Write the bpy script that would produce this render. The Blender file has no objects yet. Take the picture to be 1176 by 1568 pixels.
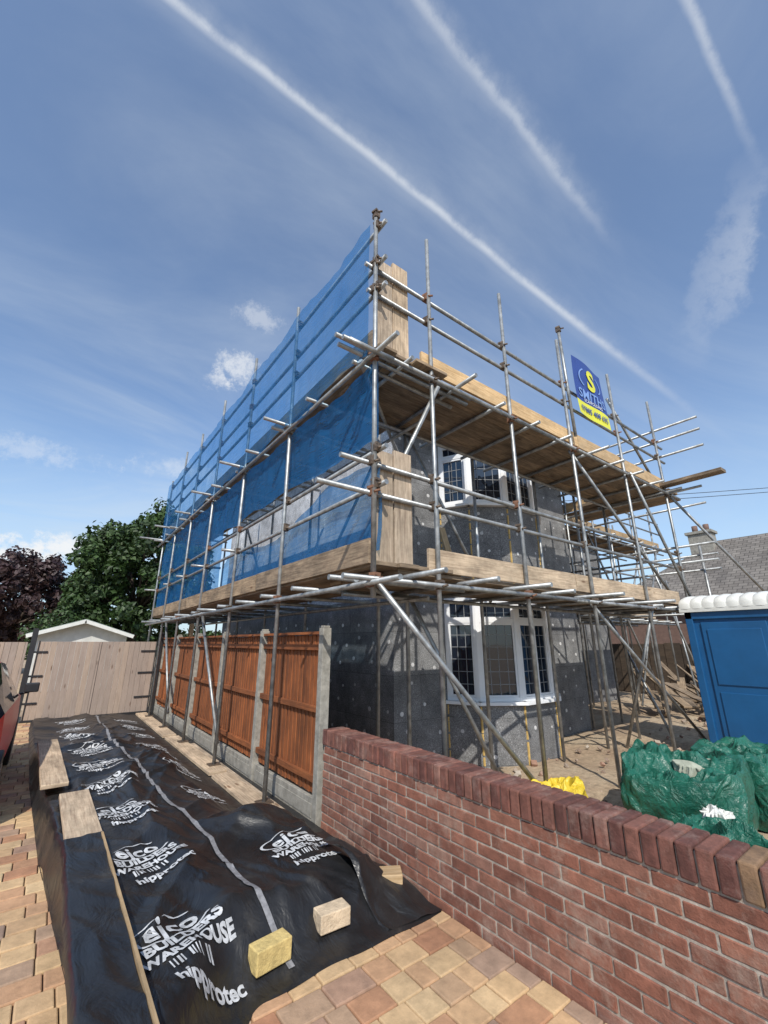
import bpy, math, random
from mathutils import Vector, noise, Matrix
random.seed(7)
R = random.uniform
scene = bpy.context.scene
scene.view_settings.view_transform = 'Standard'
scene.view_settings.look = 'None'
scene.view_settings.exposure = 0

# ------------------------------------------------------------ materials
def newmat(name):
    m = bpy.data.materials.new(name); m.use_nodes = True
    nt = m.node_tree; b = nt.nodes['Principled BSDF']
    return m, nt, b
def N(nt, t, **k):
    n = nt.nodes.new(t)
    for a, v in k.items():
        if a == 'ins':
            for kk, vv in v.items(): n.inputs[kk].default_value = vv
        else: setattr(n, a, v)
    return n
def L(nt, a, b): nt.links.new(a, b)
def ramp(nt, stops, interp='LINEAR'):
    r = nt.nodes.new('ShaderNodeValToRGB'); cr = r.color_ramp; cr.interpolation = interp
    while len(cr.elements) > 1: cr.elements.remove(cr.elements[-1])
    cr.elements[0].position = stops[0][0]; cr.elements[0].color = (*stops[0][1], 1)
    for p, c in stops[1:]:
        e = cr.elements.new(p); e.color = (*c, 1)
    return r
def mixc(nt, a, b, f, mode='MIX'):
    n = nt.nodes.new('ShaderNodeMix'); n.data_type = 'RGBA'; n.blend_type = mode
    for s, v in ((0, f), (6, a), (7, b)):
        if hasattr(v, 'default_value') or hasattr(v, 'is_linked'): L(nt, v, n.inputs[s])
        else: n.inputs[s].default_value = v if s == 0 else (*v, 1)
    return n.outputs[2]
def noisetex(nt, coord, scale, detail=4, rough=.55, dist=0):
    n = N(nt, 'ShaderNodeTexNoise', ins={'Scale': scale, 'Detail': detail, 'Roughness': rough, 'Distortion': dist})
    if coord is not None: L(nt, coord, n.inputs['Vector'])
    return n.outputs['Fac']
def bump(nt, b, height, strength=.3, dist=.01):
    n = N(nt, 'ShaderNodeBump', ins={'Strength': strength, 'Distance': dist})
    L(nt, height, n.inputs['Height']); L(nt, n.outputs[0], b.inputs['Normal'])
def objco(nt): return nt.nodes.new('ShaderNodeTexCoord').outputs['Object']
def uvco(nt): return nt.nodes.new('ShaderNodeTexCoord').outputs['UV']
def mapping(nt, co, scale, loc=(0, 0, 0)):
    n = N(nt, 'ShaderNodeMapping'); n.inputs['Scale'].default_value = scale; n.inputs['Location'].default_value = loc
    L(nt, co, n.inputs['Vector']); return n.outputs[0]
def island(nt): return nt.nodes.new('ShaderNodeNewGeometry').outputs['Random Per Island']

def mat_simple(name, col, rough=.6, metal=0, var=.25, scale=6, bs=.1, bscale=60, spec=None):
    m, nt, b = newmat(name); co = objco(nt)
    f = noisetex(nt, co, scale, 6, .65)
    c = ramp(nt, [(.3, tuple(x*(1-var) for x in col)), (.7, tuple(min(1, x*(1+var)) for x in col))])
    L(nt, f, c.inputs[0]); L(nt, c.outputs[0], b.inputs['Base Color'])
    b.inputs['Roughness'].default_value = rough; b.inputs['Metallic'].default_value = metal
    if spec is not None: b.inputs['Specular IOR Level'].default_value = spec
    bump(nt, b, noisetex(nt, co, bscale, 3), bs, .005)
    return m
def mat_wood(name, dark, light, stain=.4, rough=.8, ivar=.5, drip=0):
    m, nt, b = newmat(name); uv = uvco(nt)
    g = noisetex(nt, mapping(nt, uv, (2.0, 38, 1)), 1.6, 6, .6, .6)
    c = ramp(nt, [(.3, dark), (.62, light)]); L(nt, g, c.inputs[0])
    s = noisetex(nt, mapping(nt, uv, (1.5, 4, 1)), 1.3, 5, .7)
    sr = ramp(nt, [(.35, (1-stain,)*3), (.6, (1, 1, 1))]); L(nt, s, sr.inputs[0])
    o = mixc(nt, c.outputs[0], sr.outputs[0], 1.0, 'MULTIPLY')
    kn = N(nt, 'ShaderNodeTexVoronoi', ins={'Scale': 1.0}); L(nt, mapping(nt, uv, (1.6, 5.5, 1)), kn.inputs['Vector'])
    kr = ramp(nt, [(.05, (.45, .36, .3)), (.12, (1, 1, 1))]); L(nt, kn.outputs['Distance'], kr.inputs[0])
    o = mixc(nt, o, kr.outputs[0], 1.0, 'MULTIPLY')
    ir = ramp(nt, [(0, (1-ivar*.6, 1-ivar*.62, 1-ivar*.66)), (.5, (.95, .95, .95)), (1, (1.12, 1.08, 1.0))]); L(nt, island(nt), ir.inputs[0])
    o = mixc(nt, o, ir.outputs[0], 1.0, 'MULTIPLY')
    if drip:
        w = noisetex(nt, objco(nt), 2.3, 6, .75); wr = ramp(nt, [(.35, (1-drip,)*3), (.65, (1.08, 1.08, 1.08))]); L(nt, w, wr.inputs[0]); o = mixc(nt, o, wr.outputs[0], 1.0, 'MULTIPLY')
    L(nt, o, b.inputs['Base Color']); b.inputs['Roughness'].default_value = rough
    bump(nt, b, g, .35, .004)
    return m
def mat_islands(name, stops, rough=.85, bscale=70, bs=.4, blotch=.3, eff=None):
    m, nt, b = newmat(name); co = objco(nt)
    r = ramp(nt, stops); L(nt, island(nt), r.inputs[0])
    f = noisetex(nt, co, 14, 6, .7); fr = ramp(nt, [(.3, (1-blotch,)*3), (.7, (1+blotch*.5,)*3)]); L(nt, f, fr.inputs[0])
    o = mixc(nt, r.outputs[0], fr.outputs[0], 1.0, 'MULTIPLY')
    f2 = noisetex(nt, co, 1.1, 4, .6); f2r = ramp(nt, [(.35, (.72, .72, .72)), (.65, (1.08, 1.06, 1.02))]); L(nt, f2, f2r.inputs[0])
    o = mixc(nt, o, f2r.outputs[0], 1.0, 'MULTIPLY')
    if eff:
        f3 = noisetex(nt, co, 5, 8, .75); fm = ramp(nt, [(.50, (0, 0, 0)), (.72, (.6, .6, .6))]); L(nt, f3, fm.inputs[0])
        o = mixc(nt, o, eff, fm.outputs[0])
    L(nt, o, b.inputs['Base Color']); b.inputs['Roughness'].default_value = rough
    bump(nt, b, noisetex(nt, co, bscale, 5, .7), bs, .006)
    return m

M_board = mat_wood('scaffold_board', (.19, .13, .085), (.44, .33, .22), .5, drip=.35)
M_newwood = mat_wood('new_timber', (.48, .31, .15), (.70, .51, .30), .3, drip=.2)
M_toe = mat_wood('toe_board', (.38, .28, .20), (.66, .53, .39), .4, drip=.3)
M_fence = mat_wood('fence_timber', (.21, .062, .018), (.38, .125, .038), .4, .8, .4, .35)
M_gatew = mat_wood('gate_timber', (.31, .24, .195), (.38, .30, .25), .12, .7, .15)
M_steel = mat_simple('galvanised_tube', (.32, .33, .33), .45, .6, .45, 9, .15, 90)
M_coupler = mat_simple('steel_coupler', (.16, .12, .09), .6, .6, .5, 30, .2)
M_rust = mat_simple('rusty_coupler', (.20, .10, .06), .8, .1, .4, 30, .2)
M_conc = mat_simple('concrete', (.28, .265, .23), .9, 0, .35, 12, .5, 80)
M_white = mat_simple('white_upvc', (.78, .79, .80), .35, 0, .04, 3, .02)
M_render = mat_simple('painted_render', (.55, .55, .52), .9, 0, .15, 3, .3)
M_mortar = mat_simple('mortar', (.36, .31, .26), .95, 0, .35, 20, .6, 120)
M_black = mat_simple('black_steel', (.02, .02, .022), .5, 0, .3)
M_tape = mat_simple('seam_tape', (.22, .22, .23), .5, 0, .4, 30)
M_print = mat_simple('white_print', (.50, .51, .52), .5, 0, .4, 18, .1)
M_foam = mat_simple('yellow_foam', (.62, .42, .14), .8, 0, .25, 20)
M_fix = mat_simple('fixing_disc', (.55, .55, .55), .6, 0, .35, 2)
M_lead = mat_simple('lead_strip', (.25, .26, .27), .6, 0, .2)

def mat_eps(name, c1, c2, joint):
    m, nt, b = newmat(name); uv = uvco(nt); co = objco(nt)
    br = N(nt, 'ShaderNodeTexBrick'); L(nt, uv, br.inputs['Vector'])
    br.inputs['Scale'].default_value = 1; br.inputs['Brick Width'].default_value = 1.2; br.inputs['Row Height'].default_value = .6
    br.inputs['Mortar Size'].default_value = .004; br.inputs['Bias'].default_value = 0
    br.inputs['Color1'].default_value = (*c1, 1); br.inputs['Color2'].default_value = (*c2, 1); br.inputs['Mortar'].default_value = (*joint, 1)
    v = noisetex(nt, co, 60, 3, .9); vr = ramp(nt, [(.40, (.6, .6, .6)), (.60, (1.35, 1.35, 1.35)), (.66, (2.6, 2.6, 2.6))]); L(nt, v, vr.inputs[0])
    o = mixc(nt, br.outputs[0], vr.outputs[0], 1, 'MULTIPLY')
    s = noisetex(nt, co, 2.2, 7, .8); sr = ramp(nt, [(.35, (.65, .65, .65)), (.60, (1.35, 1.35, 1.33)), (.72, (2.2, 2.2, 2.15))]); L(nt, s, sr.inputs[0])
    o = mixc(nt, o, sr.outputs[0], 1, 'MULTIPLY')
    L(nt, o, b.inputs['Base Color']); b.inputs['Roughness'].default_value = .85
    bump(nt, b, v, .3, .004)
    return m
M_eps = mat_eps('graphite_insulation', (.145, .146, .15), (.195, .196, .20), (.09, .09, .09))
M_epsw = mat_eps('pale_insulation', (.42, .42, .43), (.47, .47, .48), (.2, .2, .2))

m, nt, b = newmat('window_glass'); M_glass = m
b.inputs['Base Color'].default_value = (.012, .018, .03, 1); b.inputs['Roughness'].default_value = .04; b.inputs['Specular IOR Level'].default_value = .9
co = objco(nt); bump(nt, b, noisetex(nt, co, 1.5, 2), .1, .02)

def mat_net(name, lo, hi):
    m, nt, b = newmat(name)
    out = nt.nodes['Material Output']; uv = uvco(nt)
    b.inputs['Base Color'].default_value = (.010, .18, .50, 1); b.inputs['Roughness'].default_value = .6
    tl = N(nt, 'ShaderNodeBsdfTranslucent'); tl.inputs[0].default_value = (.015, .25, .62, 1)
    ms = N(nt, 'ShaderNodeMixShader'); ms.inputs[0].default_value = .5; L(nt, b.outputs[0], ms.inputs[1]); L(nt, tl.outputs[0], ms.inputs[2])
    tr = N(nt, 'ShaderNodeBsdfTransparent'); tr.inputs[0].default_value = (.70, .87, 1, 1)
    m2 = N(nt, 'ShaderNodeMixShader'); L(nt, tr.outputs[0], m2.inputs[1]); L(nt, ms.outputs[0], m2.inputs[2])
    f = noisetex(nt, mapping(nt, uv, (1.6, .7, 1)), 2.2, 5, .6)
    w = noisetex(nt, mapping(nt, uv, (3, 60, 1)), 1.0, 2, .5)
    ad = N(nt, 'ShaderNodeMath', operation='ADD'); L(nt, f, ad.inputs[0]); L(nt, w, ad.inputs[1])
    mr = N(nt, 'ShaderNodeMapRange'); L(nt, ad.outputs[0], mr.inputs[0]); mr.inputs[1].default_value = .7; mr.inputs[2].default_value = 1.3; mr.inputs[3].default_value = lo; mr.inputs[4].default_value = hi
    L(nt, mr.outputs[0], m2.inputs[0]); L(nt, m2.outputs[0], out.inputs[0]); return m
M_net = mat_net('debris_netting', .28, .58)
M_net2 = mat_net('debris_netting_lower', .42, .72)

m, nt, b = newmat('gas_membrane'); M_memb = m; co = objco(nt)
f = noisetex(nt, co, 2.5, 7, .7); c = ramp(nt, [(.3, (.008, .008, .009)), (.58, (.018, .018, .019)), (.82, (.075, .068, .058))]); L(nt, f, c.inputs[0])
L(nt, c.outputs[0], b.inputs['Base Color'])
rr = ramp(nt, [(.3, (.27,)*3), (.7, (.5,)*3)]); L(nt, f, rr.inputs[0]); L(nt, rr.outputs[0], b.inputs['Roughness'])
bump(nt, b, noisetex(nt, mapping(nt, co, (1, .5, 1)), 5, 4, .55, 1.6), .45, .035)

def mat_green(name, c1, c2, rough=.4):
    m, nt, b = newmat(name); co = objco(nt)
    f = noisetex(nt, co, 5, 6, .7, .5); c = ramp(nt, [(.3, c1), (.7, c2)]); L(nt, f, c.inputs[0]); L(nt, c.outputs[0], b.inputs['Base Color'])
    b.inputs['Roughness'].default_value = rough
    bump(nt, b, noisetex(nt, co, 9, 4, .6, 1.8), .8, .04)
    return m
M_green = mat_green('green_woven_plastic', (.006, .065, .042), (.022, .155, .105), .36)
M_yellow = mat_green('yellow_plastic', (.62, .42, .02), (.75, .55, .05))
M_blue = mat_simple('blue_plastic', (.010, .085, .22), .4, 0, .15, 2, .1)
M_roofw = mat_simple('white_plastic_roof', (.66, .66, .62), .45, 0, .12, 5, .05)

# ------------------------------------------------------------ mesh builder
class MB:
    def __init__(s): s.V = []; s.F = []; s.M = []; s.U = []; s.S = []
    def face(s, vs, uv, m=0, smooth=False):
        i = len(s.V); s.V += [tuple(v) for v in vs]; s.F.append(tuple(range(i, i+len(vs)))); s.M.append(m); s.U.append(uv); s.S.append(smooth)
    def box(s, c, ax, ay, az, m=0):
        c, ax, ay, az = map(Vector, (c, ax, ay, az))
        lx, ly, lz = ax.length, ay.length, az.length; i = len(s.V)
        sg = [(x, y, z) for x in (-1, 1) for y in (-1, 1) for z in (-1, 1)]
        for x, y, z in sg: s.V.append(tuple(c + ax*x + ay*y + az*z))
        q = [(0, 1, 3, 2), (4, 6, 7, 5), (0, 4, 5, 1), (2, 3, 7, 6), (0, 2, 6, 4), (1, 5, 7, 3)]
        if ax.cross(ay).dot(az) < 0: q = [t[::-1] for t in q]
        ou, ov = R(0, 50), R(0, 50)
        for k, t in enumerate(q):
            s.F.append(tuple(i+j for j in t)); s.M.append(m); s.S.append(False)
            u = []
            for j in t:
                x, y, z = sg[j][0]*lx, sg[j][1]*ly, sg[j][2]*lz
                u.append((ou+(y if k < 2 else x), ov+(z if k < 4 else y)))
            s.U.append(u)
    def abox(s, x0, x1, y0, y1, z0, z1, m=0, long='x'):
        c = ((x0+x1)/2, (y0+y1)/2, (z0+z1)/2); hx, hy, hz = (x1-x0)/2, (y1-y0)/2, (z1-z0)/2
        X, Y, Z = (hx, 0, 0), (0, hy, 0), (0, 0, hz)
        if long == 'x': s.box(c, X, Y, Z, m)
        elif long == 'y': s.box(c, Y, X, Z, m)
        else: s.box(c, Z, X, Y, m)
    def beam(s, p, q, w, t, m=0, up=(0, 0, 1)):
        p, q = Vector(p), Vector(q); d = (q-p); l = d.length/2; d.normalize()
        sd = d.cross(Vector(up)).normalized(); u = sd.cross(d)
        s.box((p+q)/2, d*l, sd*w/2, u*t/2, m)
    def tube(s, p, q, r=.024, m=0, n=10, r2=None):
        p, q = Vector(p), Vector(q); r2 = r if r2 is None else r2
        d = (q-p).normalized(); a = d.orthogonal().normalized(); b = d.cross(a); i = len(s.V); Lh = (q-p).length
        for k in range(n):
            t = 2*math.pi*k/n; o = a*math.cos(t)+b*math.sin(t)
            s.V.append(tuple(p+o*r)); s.V.append(tuple(q+o*r2))
        for k in range(n):
            j = (k+1) % n
            s.F.append((i+2*k, i+2*j, i+2*j+1, i+2*k+1)); s.M.append(m); s.S.append(True)
            s.U.append([(0, k/n), (0, (k+1)/n), (Lh, (k+1)/n), (Lh, k/n)])
        s.F.append(tuple(i+2*k for k in range(n))[::-1]); s.M.append(m); s.S.append(False); s.U.append([(0, 0)]*n)
        s.F.append(tuple(i+2*k+1 for k in range(n))); s.M.append(m); s.S.append(False); s.U.append([(0, 0)]*n)
    def grid(s, nu, nv, fn, m=0, smooth=True, uvfn=None, keep=None):
        i = len(s.V)
        for a in range(nu+1):
            for c in range(nv+1): s.V.append(tuple(fn(a/nu, c/nv)))
        for a in range(nu):
            for c in range(nv):
                if keep and not keep((a+.5)/nu, (c+.5)/nv): continue
                t = (i+a*(nv+1)+c, i+(a+1)*(nv+1)+c, i+(a+1)*(nv+1)+c+1, i+a*(nv+1)+c+1)
                s.F.append(t); s.M.append(m); s.S.append(smooth)
                uu = [(a/nu, c/nv), ((a+1)/nu, c/nv), ((a+1)/nu, (c+1)/nv), (a/nu, (c+1)/nv)]
                s.U.append([uvfn(*x) for x in uu] if uvfn else uu)
    def obj(s, name, mats, parent=None, bevel=0, seg=1):
        me = bpy.data.meshes.new(name); me.from_pydata(s.V, [], s.F)
        for mt in mats: me.materials.append(mt)
        uvl = me.uv_layers.new(name='UVMap'); flat = [c for u in s.U for p in u for c in p]
        uvl.data.foreach_set('uv', flat)
        me.polygons.foreach_set('material_index', s.M); me.polygons.foreach_set('use_smooth', s.S); me.update()
        o = bpy.data.objects.new(name, me); scene.collection.objects.link(o)
        if parent: o.parent = parent
        if bevel:
            bm = o.modifiers.new('bevel', 'BEVEL'); bm.width = bevel; bm.segments = seg; bm.limit_method = 'ANGLE'
        return o
def empty(name):
    e = bpy.data.objects.new(name, None); scene.collection.objects.link(e); return e
def text_geo(body, size, off=0.0):
    cu = bpy.data.curves.new('t', 'FONT'); cu.body = body; cu.size = size; cu.align_x = 'CENTER'; cu.align_y = 'CENTER'; cu.offset = off; cu.resolution_u = 3
    o = bpy.data.objects.new('t', cu); scene.collection.objects.link(o)
    dg = bpy.context.evaluated_depsgraph_get(); me = bpy.data.meshes.new_from_object(o.evaluated_get(dg))
    vs = [v.co.copy() for v in me.vertices]; fs = [tuple(p.vertices) for p in me.polygons]
    bpy.data.objects.remove(o); bpy.data.meshes.remove(me); return vs, fs
def add_text(mb, geo, fn, m=0):
    vs, fs = geo; i = len(mb.V)
    for v in vs: mb.V.append(tuple(fn(v.x, v.y)))
    for f in fs: mb.F.append(tuple(i+k for k in f)); mb.M.append(m); mb.S.append(False); mb.U.append([(0, 0)]*len(f))
def sstep(a, b, x):
    t = max(0, min(1, (x-a)/(b-a))); return t*t*(3-2*t)

# ------------------------------------------------------------ ground
m, nt, b = newmat('site_earth'); M_earth = m; co = objco(nt)
f = noisetex(nt, co, .6, 8, .65); c = ramp(nt, [(.3, (.32, .22, .145)), (.5, (.46, .345, .23)), (.7, (.54, .44, .31))]); L(nt, f, c.inputs[0])
f2 = noisetex(nt, co, 14, 6, .75); c2 = ramp(nt, [(.35, (.65, .65, .65)), (.65, (1.15, 1.15, 1.15))]); L(nt, f2, c2.inputs[0])
L(nt, mixc(nt, c.outputs[0], c2.outputs[0], 1, 'MULTIPLY'), b.inputs['Base Color']); b.inputs['Roughness'].default_value = .95
bump(nt, b, f2, .8, .03)
g = MB(); g.face([(-300, -300, -.03), (300, -300, -.03), (300, 300, -.03), (-300, 300, -.03)], [(0, 0)]*4); g.obj('ground', [M_earth])
g = MB()
def eh(u, v):
    x = 2.45+u*18; y = -3+v*18
    return (x, y, -.01+.06*noise.noise(Vector((x*.8, y*.8, 0)))+.03*noise.noise(Vector((x*4, y*4, 1))))
g.grid(150, 150, eh); g.obj('site_ground', [M_earth])

g = MB()
for i in range(420):
    x, y = R(4, 13), R(-.5, 4.2); s = R(.008, .035)*(1.5 if R(0, 1) < .12 else 1)
    a = Vector((R(-1, 1), R(-1, 1), R(-.4, .4))).normalized(); q = a.orthogonal().normalized()
    g.box((x, y, s*.5+.01), a*s, q*s*R(.5, .9), a.cross(q)*s*R(.4, .8))
g.obj('rubble', [mat_islands('rubble_stone', [(0, (.3, .2, .14)), (.4, (.42, .36, .3)), (.8, (.35, .2, .14)), (1, (.5, .45, .38))])], bevel=.004)

# ------------------------------------------------------------ block paving
M_jsand = mat_simple('jointing_sand', (.20, .155, .11), .95, 0, .4, 30, .4)
g = MB(); g.face([(-9, -4, .0), (2.32, -4, .0), (2.32, 12.6, .0), (-9, 12.6, .0)], [(0, 0)]*4); g.obj('paving_bed', [M_jsand])
M_pave = mat_islands('paving_blocks', [(0, (.42, .21, .12)), (.14, (.52, .31, .18)), (.3, (.60, .41, .23)), (.5, (.62, .44, .25)), (.62, (.50, .27, .16)), (.72, (.36, .25, .19)), (.86, (.58, .38, .21)), (1, (.65, .48, .28))], .88, 90, .45, .28)
g = MB(); y = .6; row = 0
while y < 12.5:
    d = .158; x = -3.9+R(0, .1)
    while x < 2.26:
        w = random.choice((.118, .158, .158, .198, .238)); x1 = min(x+w, 2.29)
        cx, cy = (x+x1)/2, y+d/2
        if x1-x > .04 and not (cx > .65 and cy > 2.95):
            dz = R(-.0025, .0025)
            g.box((cx, cy, .004+dz), ((x1-x)/2-.003, R(-.0006, .0006), R(-.001, .001)), (0, d/2-.003, R(-.001, .001)), (0, 0, .022))
        x = x1
    y += d; row += 1
g.obj('block_paving', [M_pave], bevel=.007, seg=2)

# ------------------------------------------------------------ brick wall
M_brick = mat_islands('red_brick', [(0, (.20, .080, .055)), (.3, (.28, .112, .074)), (.6, (.34, .15, .10)), (.85, (.28, .13, .095)), (1, (.37, .20, .145))], .9, 60, .8, .4, (.40, .31, .25))
M_cop = mat_islands('coping_brick', [(0, (.14, .055, .045)), (.5, (.20, .08, .06)), (1, (.27, .12, .09))], .9, 60, .8, .5, (.34, .25, .21))
M_ybrick = mat_islands('pale_brick', [(0, (.24, .14, .08)), (1, (.32, .21, .12))], .9, 60, .6, .5, (.2, .13, .1))
wall = empty('brick_garden_wall')
g = MB(); z = .0; cidx = 0; Y0, Y1 = -1.6, 4.04; ch = .0695
while z + ch < .72:
    y = Y0 - (0 if cidx % 2 else .1125)
    while y < Y1:
        a, c2_ = max(y, Y0), min(y+.225, Y1)
        if c2_-a > .05:
            j = R(-.003, .003)
            for xx in (0, 1):
                x0 = 2.30+j if xx == 0 else 2.412; x1 = 2.405 if xx == 0 else 2.515+j
                g.abox(x0, x1, a+.005+R(-.001, .001), c2_-.005+R(-.0015, .0015), z+.005+R(-.001, .001), z+ch-.005+R(-.0015, .0015), 0)
        y += .225
    z += ch; cidx += 1
ztop = z
g.obj('brick_courses', [M_brick], wall, bevel=.004)
g = MB(); g.abox(2.306, 2.509, Y0+.006, Y1-.006, -.02, ztop+.12, 0); g.obj('mortar_core', [M_mortar], wall)
g = MB(); y = Y0
while y < Y1-.03:
    ye = y+.0715; mt = 1 if .62 < y < .75 else 0
    j = R(-.005, .005); g.box((2.4075+j, (y+ye)/2, ztop+.074+R(-.002, .002)), (.1175, R(-.001, .001), R(-.001, .001)), (R(-.0006, .0006), .0318, 0), (0, R(-.001, .001), .068), mt); y = ye
g.obj('coping', [M_cop, M_ybrick], wall, bevel=.009, seg=2)

# ------------------------------------------------------------ fence
fence = empty('closeboard_fence')
gp = MB(); gb = MB(); py = 4.13
ys = []
while py < 12.6: ys.append(py); py += 1.67
for i, y in enumerate(ys):
    gp.abox(2.275, 2.375, y-.045, y+.045, -.05, 1.80, 0, 'z')
    gp.box((2.325, y, 1.812), (.038, 0, 0), (0, .034, 0), (0, 0, .012))
    if i < len(ys)-1:
        a, e = y+.048, ys[i+1]-.048
        gp.abox(2.305, 2.35, a, e, -.02, .2, 0, 'y')
        gp.abox(2.298, 2.305, a+.05, e-.05, .03, .15, 0, 'y')
        k = a
        while k < e-.02:
            w = min(.092, e-k)
            gb.box((2.345, k+w/2, .975), (0, 0, .755+R(-.006, .006)), (.006, w/2+.006, 0), (.005, -.0015, 0))
            k += w
        for z in (.36, .99, 1.6): gb.abox(2.30, 2.338, a, e, z-.03, z+.03, 0, 'y')
        gb.abox(2.29, 2.375, a, e, 1.735, 1.765, 0, 'y')
gp.obj('concrete_posts', [M_conc], fence, bevel=.006)
gb.obj('timber_panels', [M_fence], fence, bevel=.002)

# ------------------------------------------------------------ gate
gate = empty('driveway_gate')
g = MB()
def boards(x0, x1, y, z0, z1):
    x = x0
    while x < x1-.02:
        w = min(.115, x1-x); g.box((x+w/2, y+R(-.001, .001), (z0+z1)/2), (0, 0, (z1-z0)/2), (w/2-.002, 0, 0), (0, .012, 0)); x += w
boards(-.22, .975, 12.45, .07, 1.67); boards(.98, 2.16, 12.45, .07, 1.67)
boards(-2.4, -.40, 12.5, .07, 1.66)
g.obj('gate_boards', [M_gatew], gate, bevel=.003)
g = MB()
for x, t in ((-.31, 1.95), (2.23, 1.9), (-2.5, 1.9)): g.abox(x-.05, x+.05, 12.4, 12.5, 0, t, 0)
for x in (-.2, 2.15): g.abox(x-.012, x+.012, 12.425, 12.437, .05, 1.69)
g.abox(-.24, 2.18, 12.42, 12.434, .03, .07)
g.abox(.93, 1.03, 12.47, 12.50, .07, 1.66)
for z in (1.45, .95, .4):
    g.abox(1.82, 2.2, 12.415, 12.432, z-.02, z+.02)
    g.abox(-.28, -.02, 12.415, 12.432, z-.02, z+.02)
g.obj('gate_posts_and_hinges', [M_black], gate, bevel=.003)

# ------------------------------------------------------------ membrane
def xl(y):
    pts = [(1.6, .42), (3.0, .37), (4.8, .22), (7, .10), (11, -.03), (13, -.05)]
    for (a, p), (c, q) in zip(pts, pts[1:]):
        if y <= c: return p+(q-p)*(y-a)/(c-a)
    return -.05
def ynear(x): return 1.75+.66*sstep(.5, 1.05, x)
rc = random.Random(21)
CR = []
for i in range(46):
    x, y = rc.uniform(.5, 2.2), rc.uniform(2.3, 10.5); an = rc.choice((rc.gauss(1.57, .35), rc.gauss(.5, .5), rc.gauss(2.4, .4)))
    CR.append((x, y, math.cos(an), math.sin(an), rc.uniform(.25, .8), rc.uniform(.015, .04), rc.uniform(.012, .035)))
def creases(x, y):
    s = 0
    for cx, cy, dx, dy, l, w, a in CR:
        px, py = x-cx, y-cy
        if abs(px) > 1 or abs(py) > 1: continue
        al = px*dx+py*dy; ac = -px*dy+py*dx+.12*al*al
        if abs(al) < l and abs(ac) < w*3: s += a*math.exp(-(ac/w)**2)*(1-(al/l)**2)
    return s
def mh(x, y):
    ed = sstep(0, .06, x-xl(y)+.02*noise.noise(Vector((y*3, 0, 5))))
    yn = ynear(x); nr = sstep(yn+.03, yn+.42, y)
    ra = 1-sstep(1.30, 1.86, x); rb = 1-sstep(1.9, 2.24, x); k = sstep(3.9, 4.5, y); rt = rb*(1-k)+ra*k
    A = ed*nr*rt
    hh = .21*(1-.75*sstep(7, 10, y))*(1-.35*sstep(1.0, 1.5, x)*(1-k))
    n1 = noise.noise(Vector((x*1.0+3, y*.75, 0)))
    z = A*(hh+.10*n1*(1-.5*sstep(7, 10, y)))
    z += A*.13*math.exp(-((x-1.66)**2/.10+(y-3.98)**2/.05))
    cr = abs(x-.98-.10*math.sin(y*.9))
    z += A*.045*math.exp(-(cr/.10)**2)
    z += creases(x, y)*(A*.85+.2)*min(1, ed+.1)
    v = noise.noise(Vector((x*2.0-y*.5, y*.8+x*.6, 7))); z += .035*max(0, 1-abs(v)*4.5)*(A*.8+.08)
    v = noise.noise(Vector((x*3.5+y*2.4, y*1.1-x, 2))); z += .014*max(0, 1-abs(v)*5)*(A*.8+.1)
    return z + .030
def mfn(u, v):
    x0 = .3+u*1.95; yn = ynear(x0)+.03*noise.noise(Vector((u*6, 1, 1)))
    y = yn+v*(12.4-yn); x = xl(y)+u*(2.27-xl(y))
    return (x, y, mh(x, y)) if 0 < v else (x, y, .028)
mem = empty('black_ground_membrane')
g = MB(); g.grid(130, 560, mfn)
g.grid(420, 2, lambda u, v: (xl(1.8+u*10.6)-.012*v, 1.8+u*10.6, (.03)*(1-v)), 0, True)
g.obj('sheet', [M_memb], mem)
g = MB()
sp = [(1.30, 2.5), (1.22, 2.8), (1.18, 4.1), (1.10, 5.5), (1.0, 7.4), (1.04, 9), (1.1, 12.3)]
def seamx(y):
    for (p, a), (q, c) in zip(sp, sp[1:]):
        if y <= c: return p+(q-p)*(y-a)/(c-a)
    return sp[-1][0]
def sfn(u, v):
    y = 2.5+u*9.8; x = seamx(y)+.012*math.sin(y*2.1)+(v-.5)*.034; return (x, y, mh(x, y)+.006)
g.grid(500, 2, sfn)
g.obj('seam_tape', [M_tape], mem)
g = MB()
T1 = text_geo('ejco', .17, .004); T2 = text_geo('BUILDERS', .092, .004); T3 = text_geo('WAREHOUSE', .078, .0035); T4 = text_geo('hipprotec', .092, .003)
def logo(cx, cy, rot, s=1.0):
    cr, sr = math.cos(rot), math.sin(rot)
    def pl(dx, dy):
        def fn(a, c):
            a, c = (a+dx)*s, (c+dy)*s; x = cx+a*cr-c*sr; y = cy+a*sr+c*cr; return (x, y, mh(x, y)+.009)
        return fn
    add_text(g, T1, pl(-.02, .16)); add_text(g, T2, pl(0, .045)); add_text(g, T3, pl(0, -.04)); add_text(g, T4, pl(.02, -.215))
    def ring(u, v):
        t = u*2*math.pi*.78+.9; r = 1+.10*v; return pl(-.02, .165)(.21*r*math.cos(t), .085*r*math.sin(t))
    g.grid(40, 1, ring)
    for k in range(12):
        if k % 5 == 4: continue
        x0 = -.14+k*.018; w = random.choice((.006, .011))
        f = pl(0, 0); g.face([f(x0, -.14), f(x0+w, -.14), f(x0+w, -.085), f(x0, -.085)], [(0, 0)]*4)
for k in range(10): logo(.80-.02*k, 2.66+k*.98, .25 if k < 2 else .14, .98)
logo(1.72, 3.28, .02, .98)
for k in range(7): logo(1.55, 5.12+k*.98, .05, .85)
g.obj('printed_logos', [M_print], mem)

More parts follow.
